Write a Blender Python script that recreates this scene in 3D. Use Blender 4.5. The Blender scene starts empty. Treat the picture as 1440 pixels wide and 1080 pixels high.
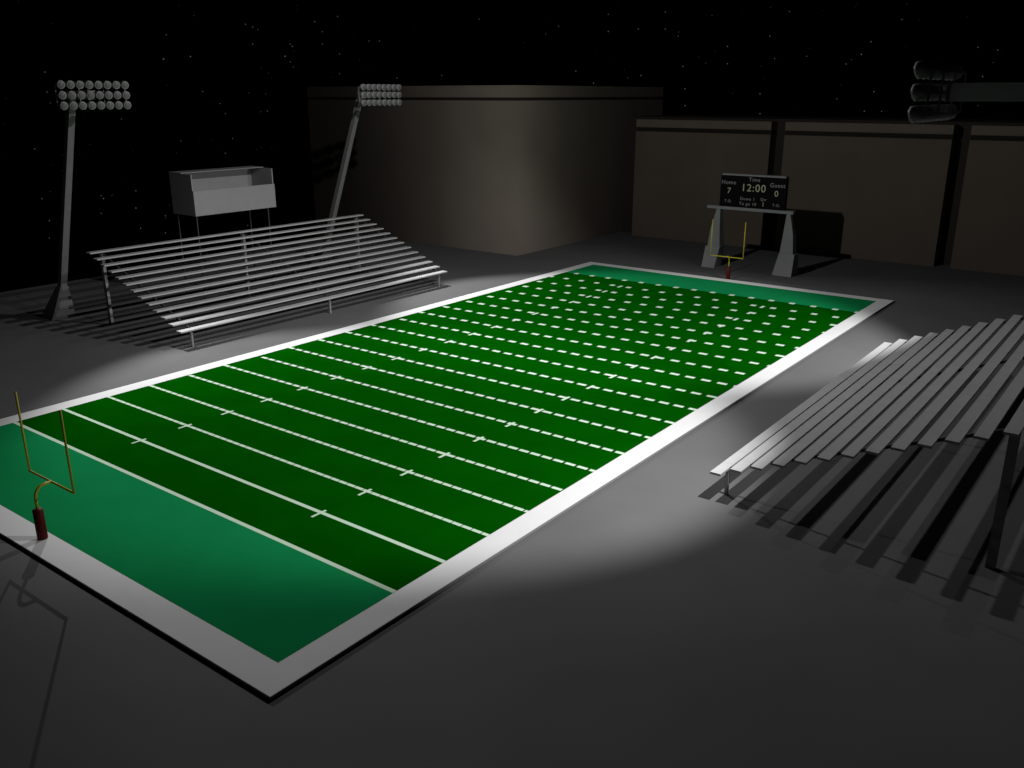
import bpy, bmesh, math, random
from mathutils import Vector, Matrix
random.seed(7)
S = 0.9144                      # the scene is laid out in yards; geometry is written in metres
GZ = -0.24                      # ground level; the playing surface is z = 0
scene = bpy.context.scene
col = scene.collection

# ------------------------------------------------------------------ materials
def mat(name, color, rough=0.8, var=0.0, scale=2.0, bump=0.0, metal=0.0, spec=0.3, emit=None, estr=0.0, detail=4):
    m = bpy.data.materials.new(name); m.use_nodes = True
    nt = m.node_tree; b = nt.nodes['Principled BSDF']
    b.inputs['Base Color'].default_value = (*color, 1)
    b.inputs['Roughness'].default_value = rough
    b.inputs['Metallic'].default_value = metal
    b.inputs['Specular IOR Level'].default_value = spec
    if emit:
        b.inputs['Emission Color'].default_value = (*emit, 1)
        b.inputs['Emission Strength'].default_value = estr
    if var or bump:
        tc = nt.nodes.new('ShaderNodeTexCoord')
        n = nt.nodes.new('ShaderNodeTexNoise'); n.inputs['Scale'].default_value = scale
        n.inputs['Detail'].default_value = detail
        nt.links.new(tc.outputs['Object'], n.inputs['Vector'])
        if var:
            r = nt.nodes.new('ShaderNodeMapRange')
            r.inputs['From Min'].default_value = 0.3; r.inputs['From Max'].default_value = 0.7
            r.inputs['To Min'].default_value = 1 - var; r.inputs['To Max'].default_value = 1 + var
            mx = nt.nodes.new('ShaderNodeVectorMath'); mx.operation = 'SCALE'
            mx.inputs[0].default_value = color
            nt.links.new(n.outputs['Fac'], r.inputs['Value'])
            nt.links.new(r.outputs['Result'], mx.inputs['Scale'])
            nt.links.new(mx.outputs['Vector'], b.inputs['Base Color'])
        if bump:
            bp = nt.nodes.new('ShaderNodeBump'); bp.inputs['Strength'].default_value = bump
            nt.links.new(n.outputs['Fac'], bp.inputs['Height'])
            nt.links.new(bp.outputs['Normal'], b.inputs['Normal'])
    return m

M = dict(
    ground=mat('ground_concrete', (.146, .146, .148), .9, .07, .10, 0, spec=.1),
    border=mat('border_paint', (.80, .80, .80), .8, .02, .5, 0, spec=.1),
    slab=mat('slab_edge', (.35, .35, .35), .9),
    turf=mat('turf_green', (.0006, .072, .0003), .95, .10, .22, 0, spec=0),
    endzone=mat('end_zone_green', (.008, .25, .078), .95, .04, .3, 0, spec=0),
    line=mat('line_paint', (.62, .80, .62), .9, .04, 1.5, 0, spec=.05),
    bench=mat('bench_metal', (.50, .50, .50), .6, .05, .8, 0, spec=.25),
    steel=mat('support_steel', (.30, .30, .30), .55, .06, 1.2, 0, spec=.3),
    arm=mat('arm_fill_tone', (.80, .80, .80), .6, .04, .8, spec=.2),  # much paler than the pole, standing in for fill light on the shaded arm
    pole=mat('pole_steel', (.19, .19, .19), .6, .06, .8, 0, spec=.3),
    lamp=mat('lamp_housing', (.34, .34, .34), .5, 0, 1, 0, spec=.4),
    lens=mat('lamp_glass', (.13, .13, .13), .4, 0, 1, 0, spec=.3, emit=(1, .98, .92), estr=.008),
    booth=mat('booth_panel', (.32, .32, .32), .7, .03, .6, 0, spec=.2),
    stone=mat('tan_stone', (.200, .168, .140), .9, .05, .15, 0, spec=.1),
    wall=mat('tan_wall', (.150, .121, .098), .9, .07, .12, 0, spec=.1),
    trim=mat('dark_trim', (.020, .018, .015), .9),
    recess=mat('recess_shade', (.040, .034, .028), .9, .05, .3),  # shade of the wall slots put into a darker tan
    dark_steel=mat('dark_steel', (.07, .07, .07), .6, spec=.2),
    coping=mat('tan_coping', (.185, .150, .122), .9, .05, .15, spec=.1),
    board=mat('scoreboard_face', (.003, .003, .003), .7, spec=.1),
    pier=mat('scoreboard_concrete', (.30, .30, .31), .8, .04, .5, 0, spec=.2),
    yellow=mat('goalpost_yellow', (.48, .40, .02), .45, spec=.4),
    pad=mat('red_pad', (.07, .001, .001), .6, .05, 2.0, 0, spec=.2),
    text=mat('bulb_text', (.1, .1, .06), .6, emit=(.85, .85, .55), estr=.11),
    text2=mat('bulb_caption', (.1, .1, .1), .6, emit=(.8, .8, .8), estr=.06),
)

# ------------------------------------------------------------------ mesh helpers (yards in, metres out)
def link(name, me, m, parent=None, loc=None):
    o = bpy.data.objects.new(name, me); col.objects.link(o)
    if m is not None and me is not None: me.materials.append(m)
    if parent is not None:
        o.parent = parent; o.matrix_parent_inverse = Matrix.Identity(4)
    if loc is not None: o.location = Vector(loc) * S
    return o

class MB:
    """collects geometry of ONE mesh"""
    def __init__(self): self.bm = bmesh.new()
    def box(self, x0, x1, y0, y1, z0, z1):
        v = [self.bm.verts.new(Vector((x, y, z)) * S) for z in (z0, z1) for x, y in ((x0, y0), (x1, y0), (x1, y1), (x0, y1))]
        for f in ((3, 2, 1, 0), (4, 5, 6, 7), (0, 1, 5, 4), (1, 2, 6, 5), (2, 3, 7, 6), (3, 0, 4, 7)):
            self.bm.faces.new([v[i] for i in f])
        return self
    def loft(self, rings, cap=True):
        R = [[self.bm.verts.new(Vector(p) * S) for p in r] for r in rings]
        n = len(R[0])
        for a, b in zip(R, R[1:]):
            for i in range(n):
                self.bm.faces.new((a[i], a[(i + 1) % n], b[(i + 1) % n], b[i]))
        if cap:
            self.bm.faces.new(R[0][::-1]); self.bm.faces.new(R[-1])
        return self
    def bar(self, a, b, w, h, up=(0, 0, 1)):
        a, b = Vector(a), Vector(b); d = (b - a).normalized()
        s = d.cross(Vector(up)).normalized(); u = s.cross(d)
        ring = lambda c: [c + s * sx * w / 2 + u * sz * h / 2 for sx, sz in ((-1, -1), (1, -1), (1, 1), (-1, 1))]
        return self.loft([ring(a), ring(b)])
    def tube(self, pts, r, n=10):
        pts = [Vector(p) for p in pts]; rings = []
        for i, p in enumerate(pts):
            d = (pts[min(i + 1, len(pts) - 1)] - pts[max(i - 1, 0)]).normalized()
            ref = Vector((0, 1, 0)) if abs(d.y) < .9 else Vector((1, 0, 0))
            if abs(d.x) < .01: ref = Vector((1, 0, 0))
            s = d.cross(ref).normalized(); u = s.cross(d)
            rr = r[i] if isinstance(r, (list, tuple)) else r
            rings.append([p + (s * math.cos(t) + u * math.sin(t)) * rr for t in [2 * math.pi * k / n for k in range(n)]])
        return self.loft(rings)
    def poly(self, pts):
        self.bm.faces.new([self.bm.verts.new(Vector(p) * S) for p in pts]); return self
    def build(self, name, m, parent=None, smooth=False, loc=None):
        bmesh.ops.recalc_face_normals(self.bm, faces=self.bm.faces[:])
        me = bpy.data.meshes.new(name); self.bm.to_mesh(me); self.bm.free()
        if smooth:
            for p in me.polygons: p.use_smooth = True
        return link(name, me, m, parent, loc)

def thing(name, label, cat, loc=(0, 0, 0), group=None):
    o = link(name, None, None, None, loc); o['label'] = label; o['category'] = cat
    if group: o['group'] = group
    return o

# ------------------------------------------------------------------ the setting: ground and field
g = MB().box(-93.4, 340, -330, 330, GZ - 1.5, GZ).build('ground', M['ground']); g['kind'] = 'structure'

FX, FY = 28.8, 61.95
fb = MB()
fb.box(-FX, FX, -FY, FY, GZ - .02, -.012)
field = fb.build('playing_field', M['border']); field['kind'] = 'structure'
sd = MB()
for x0, x1, y0, y1 in ((-FX - .03, FX + .03, -FY - .03, -FY), (-FX - .03, FX + .03, FY, FY + .03), (-FX - .03, -FX, -FY, FY), (FX, FX + .03, -FY, FY)):
    sd.box(x0, x1, y0, y1, GZ - .02, -.03)
o = sd.build('field_kerb', M['slab'], field)
HW = 26.667; GL = 50; EZ = 59.7
o = MB().box(-HW, HW, -GL, GL, -.012, -.004).build('turf', M['turf'], field)
for s in (-1, 1):
    MB().box(-HW, HW, min(s * GL, s * EZ), max(s * GL, s * EZ), -.012, -.004).build('end_zone', M['endzone'], field)

# painted yard lines: unbroken at the near goal line, then dashes that grow sparser towards the far end
DASH = [(66.3, .92), (59.8, .73), (54.2, .95), (49.3, .52), (45.1, .42), (41.4, .6), (38.2, .03), (35.3, .7), (32.7, .58), (30.5, .66),
        (28.4, .9), (26.5, .3), (24.9, .85), (23.3, .54), (21.9, .34), (20.7, .26), (19.5, .29), (18.5, .41), (17.5, .62), (16.6, .92), (15.7, .29)]
def quad(mb, x0, x1, y0, y1, z=0.0):
    mb.poly([(x0, y0, z), (x1, y0, z), (x1, y1, z), (x0, y1, z)])
for k in range(21):
    y = -50 + 5 * k; mb = MB(); n, ph = DASH[k]
    th = .32 + .68 * (k / 20) ** 1.3
    if k < 2:
        quad(mb, -HW, HW, y - .19, y + .19)
    else:
        pitch = 2 * HW / n; L = pitch * max(.26, .92 - .038 * (k - 2))
        i = 0
        while True:
            c = -HW + (i + 1 - ph) * pitch; i += 1
            if c - L / 2 > HW: break
            x0, x1 = max(-HW, c - L / 2), min(HW, c + L / 2)
            if x1 - x0 > .15: quad(mb, x0, x1, y - th / 2, y + th / 2)
    mb.build('yard_line', M['line'], field)
for k in range(1, 20):
    y = -50 + 5 * k
    for hx in (-11.9, 13.7):
        mb = MB(); quad(mb, hx - .12 - k * .006, hx + .12 + k * .006, y - 1.0, y + .5, .004)
        mb.build('hash_mark', M['line'], field)

# ------------------------------------------------------------------ bleachers
NROW = 13
def bleachers(sx, name, label, depth, Y1, yp):
    t = thing(name, label, 'bleachers', (sx * 47, 1, GZ), 'bleachers beside the field')
    ox, oy = sx * 47, 1
    def L(x, y, z): return (sx * x - ox, y - oy, z - GZ)
    Y0 = -23.9
    for k in range(NROW):
        x = 36.95 + 1.68 * k; z = 2.30 + .683 * k
        a, b = L(x, Y0, z - .19), L(x + depth, Y1, z)
        MB().box(min(a[0], b[0]), max(a[0], b[0]), a[1], b[1], a[2], b[2]).build('bench', M['bench'], t)
    for y in (-22.0, 1.95, yp):
        m = MB(); m.bar(L(37.3, y, 1.93), L(57.9, y, 10.31), .14, .26); m.build('stringer', M['dark_steel'], t)
        a, b = L(37.55, y - .13, GZ), L(37.83, y + .13, 2.15)
        MB().box(min(a[0], b[0]), max(a[0], b[0]), a[1], b[1], a[2], b[2]).build('front_post', M['steel'], t)
        a, b = L(57.3, y - .2, GZ), L(57.95, y + .2, 10.1)
        MB().box(min(a[0], b[0]), max(a[0], b[0]), a[1], b[1], a[2], b[2]).build('back_post', M['steel'], t)
    return t
bleachers(-1, 'bleachers', 'grey open bleachers on the left of the field in front of the raised press box', 1.12, 28.3, 26.9)
bleachers(1, 'bleachers', 'large grey bleachers at the right edge, seen from their high end, throwing striped shadows', .92, 26.0, 24.85)

# ------------------------------------------------------------------ stadium light poles
def text_mesh(txt, size, m, name, parent, loc, rot):
    cu = bpy.data.curves.new('tmp', 'FONT'); cu.body = txt; cu.size = size * S; cu.extrude = .01; cu.align_x = 'CENTER'; cu.align_y = 'CENTER'
    cu.space_character = 1.15
    tmp = bpy.data.objects.new('tmp', cu); col.objects.link(tmp)
    dg = bpy.context.evaluated_depsgraph_get()
    me = bpy.data.meshes.new_from_object(tmp.evaluated_get(dg)); bpy.data.objects.remove(tmp)
    me.name = name; me.materials.clear()
    o = link(name, me, m, parent, loc); o.rotation_euler = rot
    return o

def lamp_barrel_mesh():
    # axis along +X (towards the field), a rounded housing with an open bowl in front
    m = MB(); n = 14
    prof = [(-.55, .10), (-.53, .26), (-.42, .40), (-.25, .47), (.05, .50), (.22, .50), (.24, .44)]
    m.loft([[(x, r * math.cos(2 * math.pi * k / n), r * math.sin(2 * math.pi * k / n)) for k in range(n)] for x, r in prof])
    bmesh.ops.recalc_face_normals(m.bm, faces=m.bm.faces[:])
    me = bpy.data.meshes.new('lamp'); m.bm.to_mesh(me); m.bm.free()
    for p in me.polygons: p.use_smooth = len(p.vertices) == 4
    me.materials.append(M['lamp']); return me
def lens_mesh():
    m = MB(); n = 14
    prof = [(.245, .42), (.30, .38), (.35, .22), (.36, .04)]
    m.loft([[(x, r * math.cos(2 * math.pi * k / n), r * math.sin(2 * math.pi * k / n)) for k in range(n)] for x, r in prof])
    bmesh.ops.recalc_face_normals(m.bm, faces=m.bm.faces[:])
    me = bpy.data.meshes.new('lens'); m.bm.to_mesh(me); m.bm.free()
    for p in me.polygons: p.use_smooth = True
    me.materials.append(M['lens']); return me
LAMP, LENS = lamp_barrel_mesh(), lens_mesh()

def light_pole(sx, y, xb, xt, xp, zc, label, base=True):
    """base centre xb, leaning pole top xt, lamp panel centre xp (|x| values), mirrored by sx"""
    t = thing('stadium_light', label, 'light pole', (sx * xb, y, GZ), 'stadium light poles')
    def L(x, yy, z): return (sx * x - sx * xb, yy - y, z - GZ)
    slope = (xb - xt) / (zc - GZ)
    X = lambda z: xb - slope * (z - GZ)
    zt = zc + .1
    def ring(z, hx, hy, dx=0): return [L(X(z) + dx + a * hx, y + b * hy, z) for a, b in ((-1, -1), (1, -1), (1, 1), (-1, 1))]
    MB().loft([ring(4.6, .48, .48), ring(15, .46, .46), ring(zt, .42, .42)]).build('pole', M['pole'], t)
    MB().loft([ring(GZ, 1.75, 1.75, .9), ring(1.0, 1.5, 1.5, .55), ring(4.8, .62, .62)]).build('base', M['pole'], t)
    MB().bar(L(xt + .2, y, zc), L(xp + .95, y, zc), 1.0, 1.08).build('arm', M['arm'], t)
    MB().box(*(sorted((L(xp + .72, 0, 0)[0], L(xp + .98, 0, 0)[0]))), -.5, .5, zc - GZ - .6, zc - GZ + .6).build('clamp', M['pole'], t)
    fr = MB()
    for dz in (-1.24, 0, 1.24): fr.bar((L(xp + .68, y, 0)[0], -4.5, zc - GZ + dz), (L(xp + .68, y, 0)[0], 4.5, zc - GZ + dz), .12, .12)
    for dy in (-4.56, -1.6, 1.6, 4.56):
        fr.bar((L(xp + .68, y, 0)[0], dy, zc - GZ - 1.3), (L(xp + .68, y, 0)[0], dy, zc - GZ + 1.3), .11, .11, up=(0, 1, 0))
    fr.build('lamp_frame', M['pole'], t)
    for r in range(3):
        for c in range(8):
            lo = link('lamp', LAMP, None, t, (L(xp, 0, 0)[0], -4.2 + 1.2 * c, zc - GZ + (r - 1) * 1.24))
            lo.rotation_euler = (0, math.radians(12) if sx < 0 else math.radians(-12), 0 if sx < 0 else math.pi)
            if sx > 0: lo.rotation_euler = (0, math.radians(12), math.pi)
            link('lens', LENS, None, lo)
    return t
light_pole(-1, -24.4, 67.6, 54.9, 49.2, 31.45, 'leaning floodlight pole at far left beside the bleachers, its lamps against the stars')
light_pole(-1, 26.1, 67.3, 54.0, 48.9, 31.45, 'leaning floodlight pole behind the left bleachers, in front of the tall tan building')
light_pole(1, -24.4, 67.6, 57.6, 50.15, 31.65, 'nearest floodlight bank at the upper right edge, seen from behind on a thick horizontal arm')

# ------------------------------------------------------------------ press box on stilts
t = thing('press_box', 'small grey open-fronted press box on thin stilts behind the left bleachers', 'press box', (-64, 3.9, GZ))
def LB(x, y, z): return (x + 64, y - 3.9, z - GZ)
def pbox(name, x0, x1, y0, y1, z0, z1, m, mi=None):
    a, b = LB(x0, y0, z0), LB(x1, y1, z1)
    return MB().box(a[0], b[0], a[1], b[1], a[2], b[2]).build(name, m)if mi else MB().box(a[0], b[0], a[1], b[1], a[2], b[2]).build(name, m, t)
XB, XF, YL, YR, ZF, ZR = -67.3, -61.2, -3.9, 11.9, 13.3, 19.75
pbox('floor', XB, XF - .2, YL, YR, ZF - .15, ZF, M['booth'])
pbox('back_wall', XB, XB + .2, YL + .2, YR - .2, ZF, ZR - .15, M['booth'])
for ya, yb in ((YL, YL + .2), (YR - .2, YR)):
    pbox('side_wall', XB, XF - .25, ya, yb, ZF, ZR - .15, M['booth'])
pbox('front_panel', XF - .2, XF, YL, YR, ZF - .15, ZF + 3.75, M['booth'])
pbox('roof', XB - .05, XF - 2.7, YL - .1, YR + .1, ZR - .13, ZR, M['booth'])
for x in (XB + .4, XF - .6):
    for y in (YL + .5, YR - 1.3):
        pbox('stilt', x - .08, x + .08, y - .08, y + .08, GZ, ZF - .15, M['dark_steel'])

# ------------------------------------------------------------------ big tan building
BX0, BX1, BY0, BY1, BZ = -107.2, -45.3, 59.7, 120, 33.25
t = thing('big_building', 'tall plain tan building with a softly shaded corner behind the left end of the field', 'building', ((BX0 + BX1) / 2, (BY0 + BY1) / 2, GZ))
cx, cy = (BX0 + BX1) / 2, (BY0 + BY1) / 2
def wallring(z0, z1, name, m, inset=0.0):
    # the corner is square: its soft shading is put into normals turned along both faces
    b = MB(); x0, x1, y0, y1 = BX0 + inset, BX1 - inset, BY0 + inset, BY1 - inset
    LT = [(1.0, -21), (.8, -23), (.6, -18), (.35, -5), (.15, 22), (.06, 42)]      # fraction of the left face from the corner, heading of the normal (0 = -Y)
    RT = [(.1, 74), (.25, 90), (.45, 98), (.7, 98), (1.0, 94)]
    path = [(x1 + (x0 - x1) * t, y0, a) for t, a in LT] + [(x1, y0, 52)] + [(x1, y0 + (y1 - y0) * t, a) for t, a in RT]
    lo = [b.bm.verts.new(Vector((x - cx, y - cy, z0 - GZ)) * S) for x, y, a in path]
    hi = [b.bm.verts.new(Vector((x - cx, y - cy, z1 - GZ)) * S) for x, y, a in path]
    for i in range(len(path) - 1): b.bm.faces.new((lo[i], lo[i + 1], hi[i + 1], hi[i]))
    bk = [b.bm.verts.new(Vector((x - cx, y - cy, z - GZ)) * S) for x, y, z in ((x0, y1, z0), (x0, y1, z1))]
    b.bm.faces.new((lo[-1], bk[0], bk[1], hi[-1])); b.bm.faces.new((bk[0], lo[0], hi[0], bk[1]))
    me = bpy.data.meshes.new(name); b.bm.to_mesh(me); b.bm.free()
    nrm = [(math.sin(math.radians(a)), -math.cos(math.radians(a)), 0) for x, y, a in path]
    nrm = nrm + nrm + [(-.7, .7, 0)] * 2
    for p in me.polygons: p.use_smooth = True
    me.normals_split_custom_set_from_vertices(nrm)
    return link(name, me, m, t)
wallring(GZ - 8, 30.35, 'wall', M['stone'])
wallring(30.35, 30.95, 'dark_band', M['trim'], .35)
wallring(30.95, BZ, 'parapet', M['stone'])
rb = MB()
rb.box(BX0 + .05 - cx, BX1 - .05 - cx, BY0 + .05 - cy, BY1 - .05 - cy, BZ - .6 - GZ, BZ - .5 - GZ)
rb.build('roof', M['trim'], t)
MB().box(BX0 + .02 - cx, BX1 - .02 - cx, BY0 + .02 - cy, BY1 - .02 - cy, 30.25 - GZ, 30.34 - GZ).build('ledge', M['trim'], t)

# ------------------------------------------------------------------ long low wall building behind the scoreboard
WY, WZ = 98.7, 26.15
t = thing('low_building', 'long lower tan building with dark recessed slots behind the scoreboard', 'building', (30, WY, GZ))
def W(x0, x1, y0, y1, z0, z1, name, m):
    return MB().box(x0 - 30, x1 - 30, y0 - WY, y1 - WY, z0 - GZ, z1 - GZ).build(name, m, t)
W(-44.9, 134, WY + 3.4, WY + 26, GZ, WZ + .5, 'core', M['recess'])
for x0 in (-40.5, -5.55, 29.4, 64.3, 99.2):
    x1 = x0 + 31.95
    W(x0, x1, WY, WY + 3.39, GZ, 23.55, 'wall_panel', M['wall'])
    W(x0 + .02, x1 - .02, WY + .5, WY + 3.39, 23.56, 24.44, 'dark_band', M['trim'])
    W(x0, x1, WY, WY + 3.39, 24.45, WZ, 'parapet', M['coping'])

# ------------------------------------------------------------------ scoreboard
SY = 73.8
t = thing('scoreboard', 'black scoreboard with dim yellow figures on two grey splayed piers behind the far goal', 'scoreboard', (-1.1, SY, GZ))
def LSB(x, y, z): return (x + 1.1, y - SY, z - GZ)
def sb(name, x0, x1, y0, y1, z0, z1, m, parent=None):
    a, b = LSB(x0, y0, z0), LSB(x1, y1, z1)
    return MB().box(a[0], b[0], a[1], b[1], a[2], b[2]).build(name, m, parent or t)
brd = sb('display', -7.5, 5.25, SY - .4, SY + .4, 11.4, 17.15, M['board'])
sb('top_rail', -7.25, 5.0, SY - .5, SY + .9, 17.16, 17.45, M['pier'])
sb('beam', -9.85, 6.95, SY - .6, SY + .6, 10.85, 11.38, M['pier'])
def pier(side):
    # side -1 left, +1 right: inner edge upright, outer edge splayed, on a wider sloping footing
    c = -7.3 if side < 0 else 5.95
    inn, top_o, st_o = c + (-side) * .15, c + side * .55, c + side * .35 + side * 1.9
    def ring(xi, xo, hy, z, yo=0):
        return [LSB(a, SY + yo + b * hy, z) for a, b in ((xi, -1), (xo, -1), (xo, 1), (xi, 1))]
    p = MB(); p.loft([ring(inn - side * .55, st_o - side * .45, 1.0, 3.7), ring(inn - side * .25, c + side * 1.45, .85, 7.2), ring(inn, top_o, .6, 10.84)])
    po = p.build('pier', M['pier'], t)
    f = MB(); f.loft([ring(inn - side * .7 - .5, st_o, 1.7, GZ, -.4), ring(inn - side * .6, st_o - side * .1, 1.1, 3.69)])
    f.build('footing', M['pier'], po)
pier(-1); pier(1)
TR = (math.pi / 2, 0, 0)
def st(txt, size, x, z, m='text'):
    p = LSB(x, SY - .425, z)
    text_mesh(txt, size, M[m], 'lettering', brd, p, TR)
st('Time', .95, -.9, 16.55, 'text2')
st('Home', 1.05, -5.9, 15.85, 'text2'); st('Guest', 1.05, 3.55, 15.75, 'text2')
st('12:00', 1.9, -1.0, 15.0)
st('7', 1.5, -5.75, 14.3); st('0', 1.5, 3.45, 14.25)
st('Down 1', .8, -2.0, 13.0, 'text2'); st('To go 10', .8, -1.9, 12.1, 'text2')
st('Qtr', .7, 1.1, 13.1, 'text2'); st('1', 1.1, 1.1, 12.2)
st('T.O.', .7, -5.8, 12.4, 'text2'); st('T.O.', .7, 3.6, 12.2, 'text2')

# ------------------------------------------------------------------ goalposts
def goalpost(yb, side, label, z0, xc=.12, hw=3.08):
    """side +1: the crossbar reaches towards +Y"""
    t = thing('goalpost', label, 'goalpost', (xc, yb, z0), 'yellow goalposts')
    zc = 4.15 - z0; r = .085
    MB().tube([(0, 0, .0), (0, 0, .06), (0, 0, 2.35), (0, 0, 2.42)], [.34, .37, .37, .30], 16).build('pad', M['pad'], t, True)
    neck = [(0, 0, 2.3), (0, 0, 3.2)]
    for k in range(1, 9):
        a = math.pi / 2 * k / 8
        neck.append((0, side * .75 * (1 - math.cos(a)), 3.2 + (zc - 3.2) * math.sin(a)))
    neck.append((0, side * 1.25, zc))
    MB().tube(neck, .11, 10).build('neck', M['yellow'], t, True)
    MB().tube([(-hw, side * 1.3, zc), (hw, side * 1.3, zc)], r).build('crossbar', M['yellow'], t, True)
    for x in (-hw, hw):
        MB().tube([(x, side * 1.3, zc - .08), (x, side * 1.3, zc + 6.35)], r).build('upright', M['yellow'], t, True)
goalpost(-60.45, 1, 'yellow goalpost on a dark red padded post at the near left end zone', -.012, .40, 3.28)
goalpost(62.3, -1, 'small yellow goalpost at the far end of the field in front of the scoreboard', GZ)

# ------------------------------------------------------------------ starry sky
CAM = Vector((64.2116, -86.6611, 31.5203)); YAW, PITCH, F = -0.64797, -0.31561, 1247.1
def star_dir(u, v):
    f = Vector((math.sin(YAW) * math.cos(PITCH), math.cos(YAW) * math.cos(PITCH), math.sin(PITCH)))
    r = Vector((math.cos(YAW), -math.sin(YAW), 0)); up = r.cross(f)
    return (f + r * (u - 720) / F + up * (540 - v) / F).normalized()
STARS = []
for x, y in [(163,207),(265,155),(150,103),(770,38),(915,25),(978,207),(1070,270),(1317,310),(1135,453),(1097,530),(865,465),(553,350),(98,505),(460,765),(448,750),(448,842),(630,725),(630,815),(785,945),(785,855),(177,880),(177,970),(655,920),(1215,907),(137,765),(1097,323),(1407,25)]:
    STARS.append(star_dir(x / 3.6, 60 + y / 3.6))
for x, y in [(667,40),(797,98),(803,105),(783,133),(797,150),(940,127),(940,184),(890,98),(890,62),(868,33),(934,18),(1026,90),(1056,90),(1236,190),(1344,26),(1106,197),(688,48),(703,55),(688,98),(437,70),(507,133),(430,140)]:
    STARS.append(star_dir(x / 2, y / 2))
for x, y in [(278,12),(278,62),(443,5),(443,55),(134,47),(97,70),(365,55),(480,75),(746,75),(623,105),(803,3),(1040,90),(760,140),(623,155),(494,163),(372,190),(184,177),(235,212),(500,228),(717,242),(1048,235),(1070,292),(1020,292),(968,155),(1012,127),(500,277),(581,313),(940,256),(1365,190),(1352,105),(1130,25),(1410,113),(853,133),(941,313),(717,300)]:
    STARS.append(star_dir(720 + x / 2, y / 2))
st_mats = [mat('star_bright', (0, 0, 0), 1, emit=(1, 1, 1), estr=.085), mat('star_mid', (0, 0, 0), 1, emit=(.95, .97, 1), estr=.06), mat('star_faint', (0, 0, 0), 1, emit=(.9, .95, 1), estr=.022)]
for m in st_mats: m.cycles.emission_sampling = 'NONE'
verts, faces, mi = [], [], []
R = 4200.0
def add_star(d, r, k):
    c = d * R; b = len(verts)
    for q in ((1, 0, 0), (-1, 0, 0), (0, 1, 0), (0, -1, 0), (0, 0, 1), (0, 0, -1)): verts.append((c + Vector(q) * r) * S)
    for f in ((0, 2, 4), (2, 1, 4), (1, 3, 4), (3, 0, 4), (2, 0, 5), (1, 2, 5), (3, 1, 5), (0, 3, 5)):
        faces.append(tuple(b + i for i in f)); mi.append(k)
for d in STARS: add_star(d, random.uniform(2.3, 2.9), 0)
n = 0
while n < 5500:
    d = Vector((random.gauss(0, 1), random.gauss(0, 1), random.gauss(0, 1))).normalized()
    if d.z < -.17: continue
    n += 1; q = random.random()
    add_star(d, random.uniform(1.5, 2.4), 1 if q < .22 else 2)
me = bpy.data.meshes.new('stars'); me.from_pydata(verts, [], faces)
for m in st_mats: me.materials.append(m)
me.polygons.foreach_set('material_index', mi); me.update()
so = link('starry_sky', me, None); so['kind'] = 'structure'

# ------------------------------------------------------------------ light
def spot(x, y, z, tx, ty, power, size, blend):
    l = bpy.data.lights.new('floodlight', 'SPOT'); l.energy = power; l.spot_size = math.radians(size); l.spot_blend = blend
    l.shadow_soft_size = .12; l.color = (1, 1, 1)
    o = bpy.data.objects.new('floodlight', l); col.objects.link(o)
    o.location = Vector((x, y, z)) * S
    o.rotation_euler = (Vector((tx - x, ty - y, -z))).to_track_quat('-Z', 'Y').to_euler()
SP = 53000
for sx in (-1, 1):
    for sy, yy in ((-1, -24.4), (1, 26.1)):
        spot(sx * 48.3, yy, 31.5, sx * 9, yy, SP, 80, .5)
l = bpy.data.lights.new('overhead_lamp', 'POINT'); l.energy = 35000; l.shadow_soft_size = .4
o = bpy.data.objects.new('overhead_lamp', l); col.objects.link(o); o.location = Vector((-4, .5, 44.5)) * S

w = bpy.data.worlds.new('World'); scene.world = w; w.use_nodes = True
bg = w.node_tree.nodes['Background']; bg.inputs['Color'].default_value = (0, 0, 0, 1); bg.inputs['Strength'].default_value = 0

# ------------------------------------------------------------------ camera
cd = bpy.data.cameras.new('Camera'); cam = bpy.data.objects.new('Camera', cd); col.objects.link(cam)
cd.sensor_fit = 'HORIZONTAL'; cd.sensor_width = 36; cd.lens = 36 * F / 1440; cd.clip_end = 20000; cd.clip_start = .5
cam.location = CAM * S
cam.rotation_euler = (math.pi / 2 + PITCH, 0, -YAW)
scene.camera = cam
scene.view_settings.view_transform = 'Standard'; scene.view_settings.look = 'None'
scene.view_settings.exposure = 0; scene.view_settings.gamma = 1
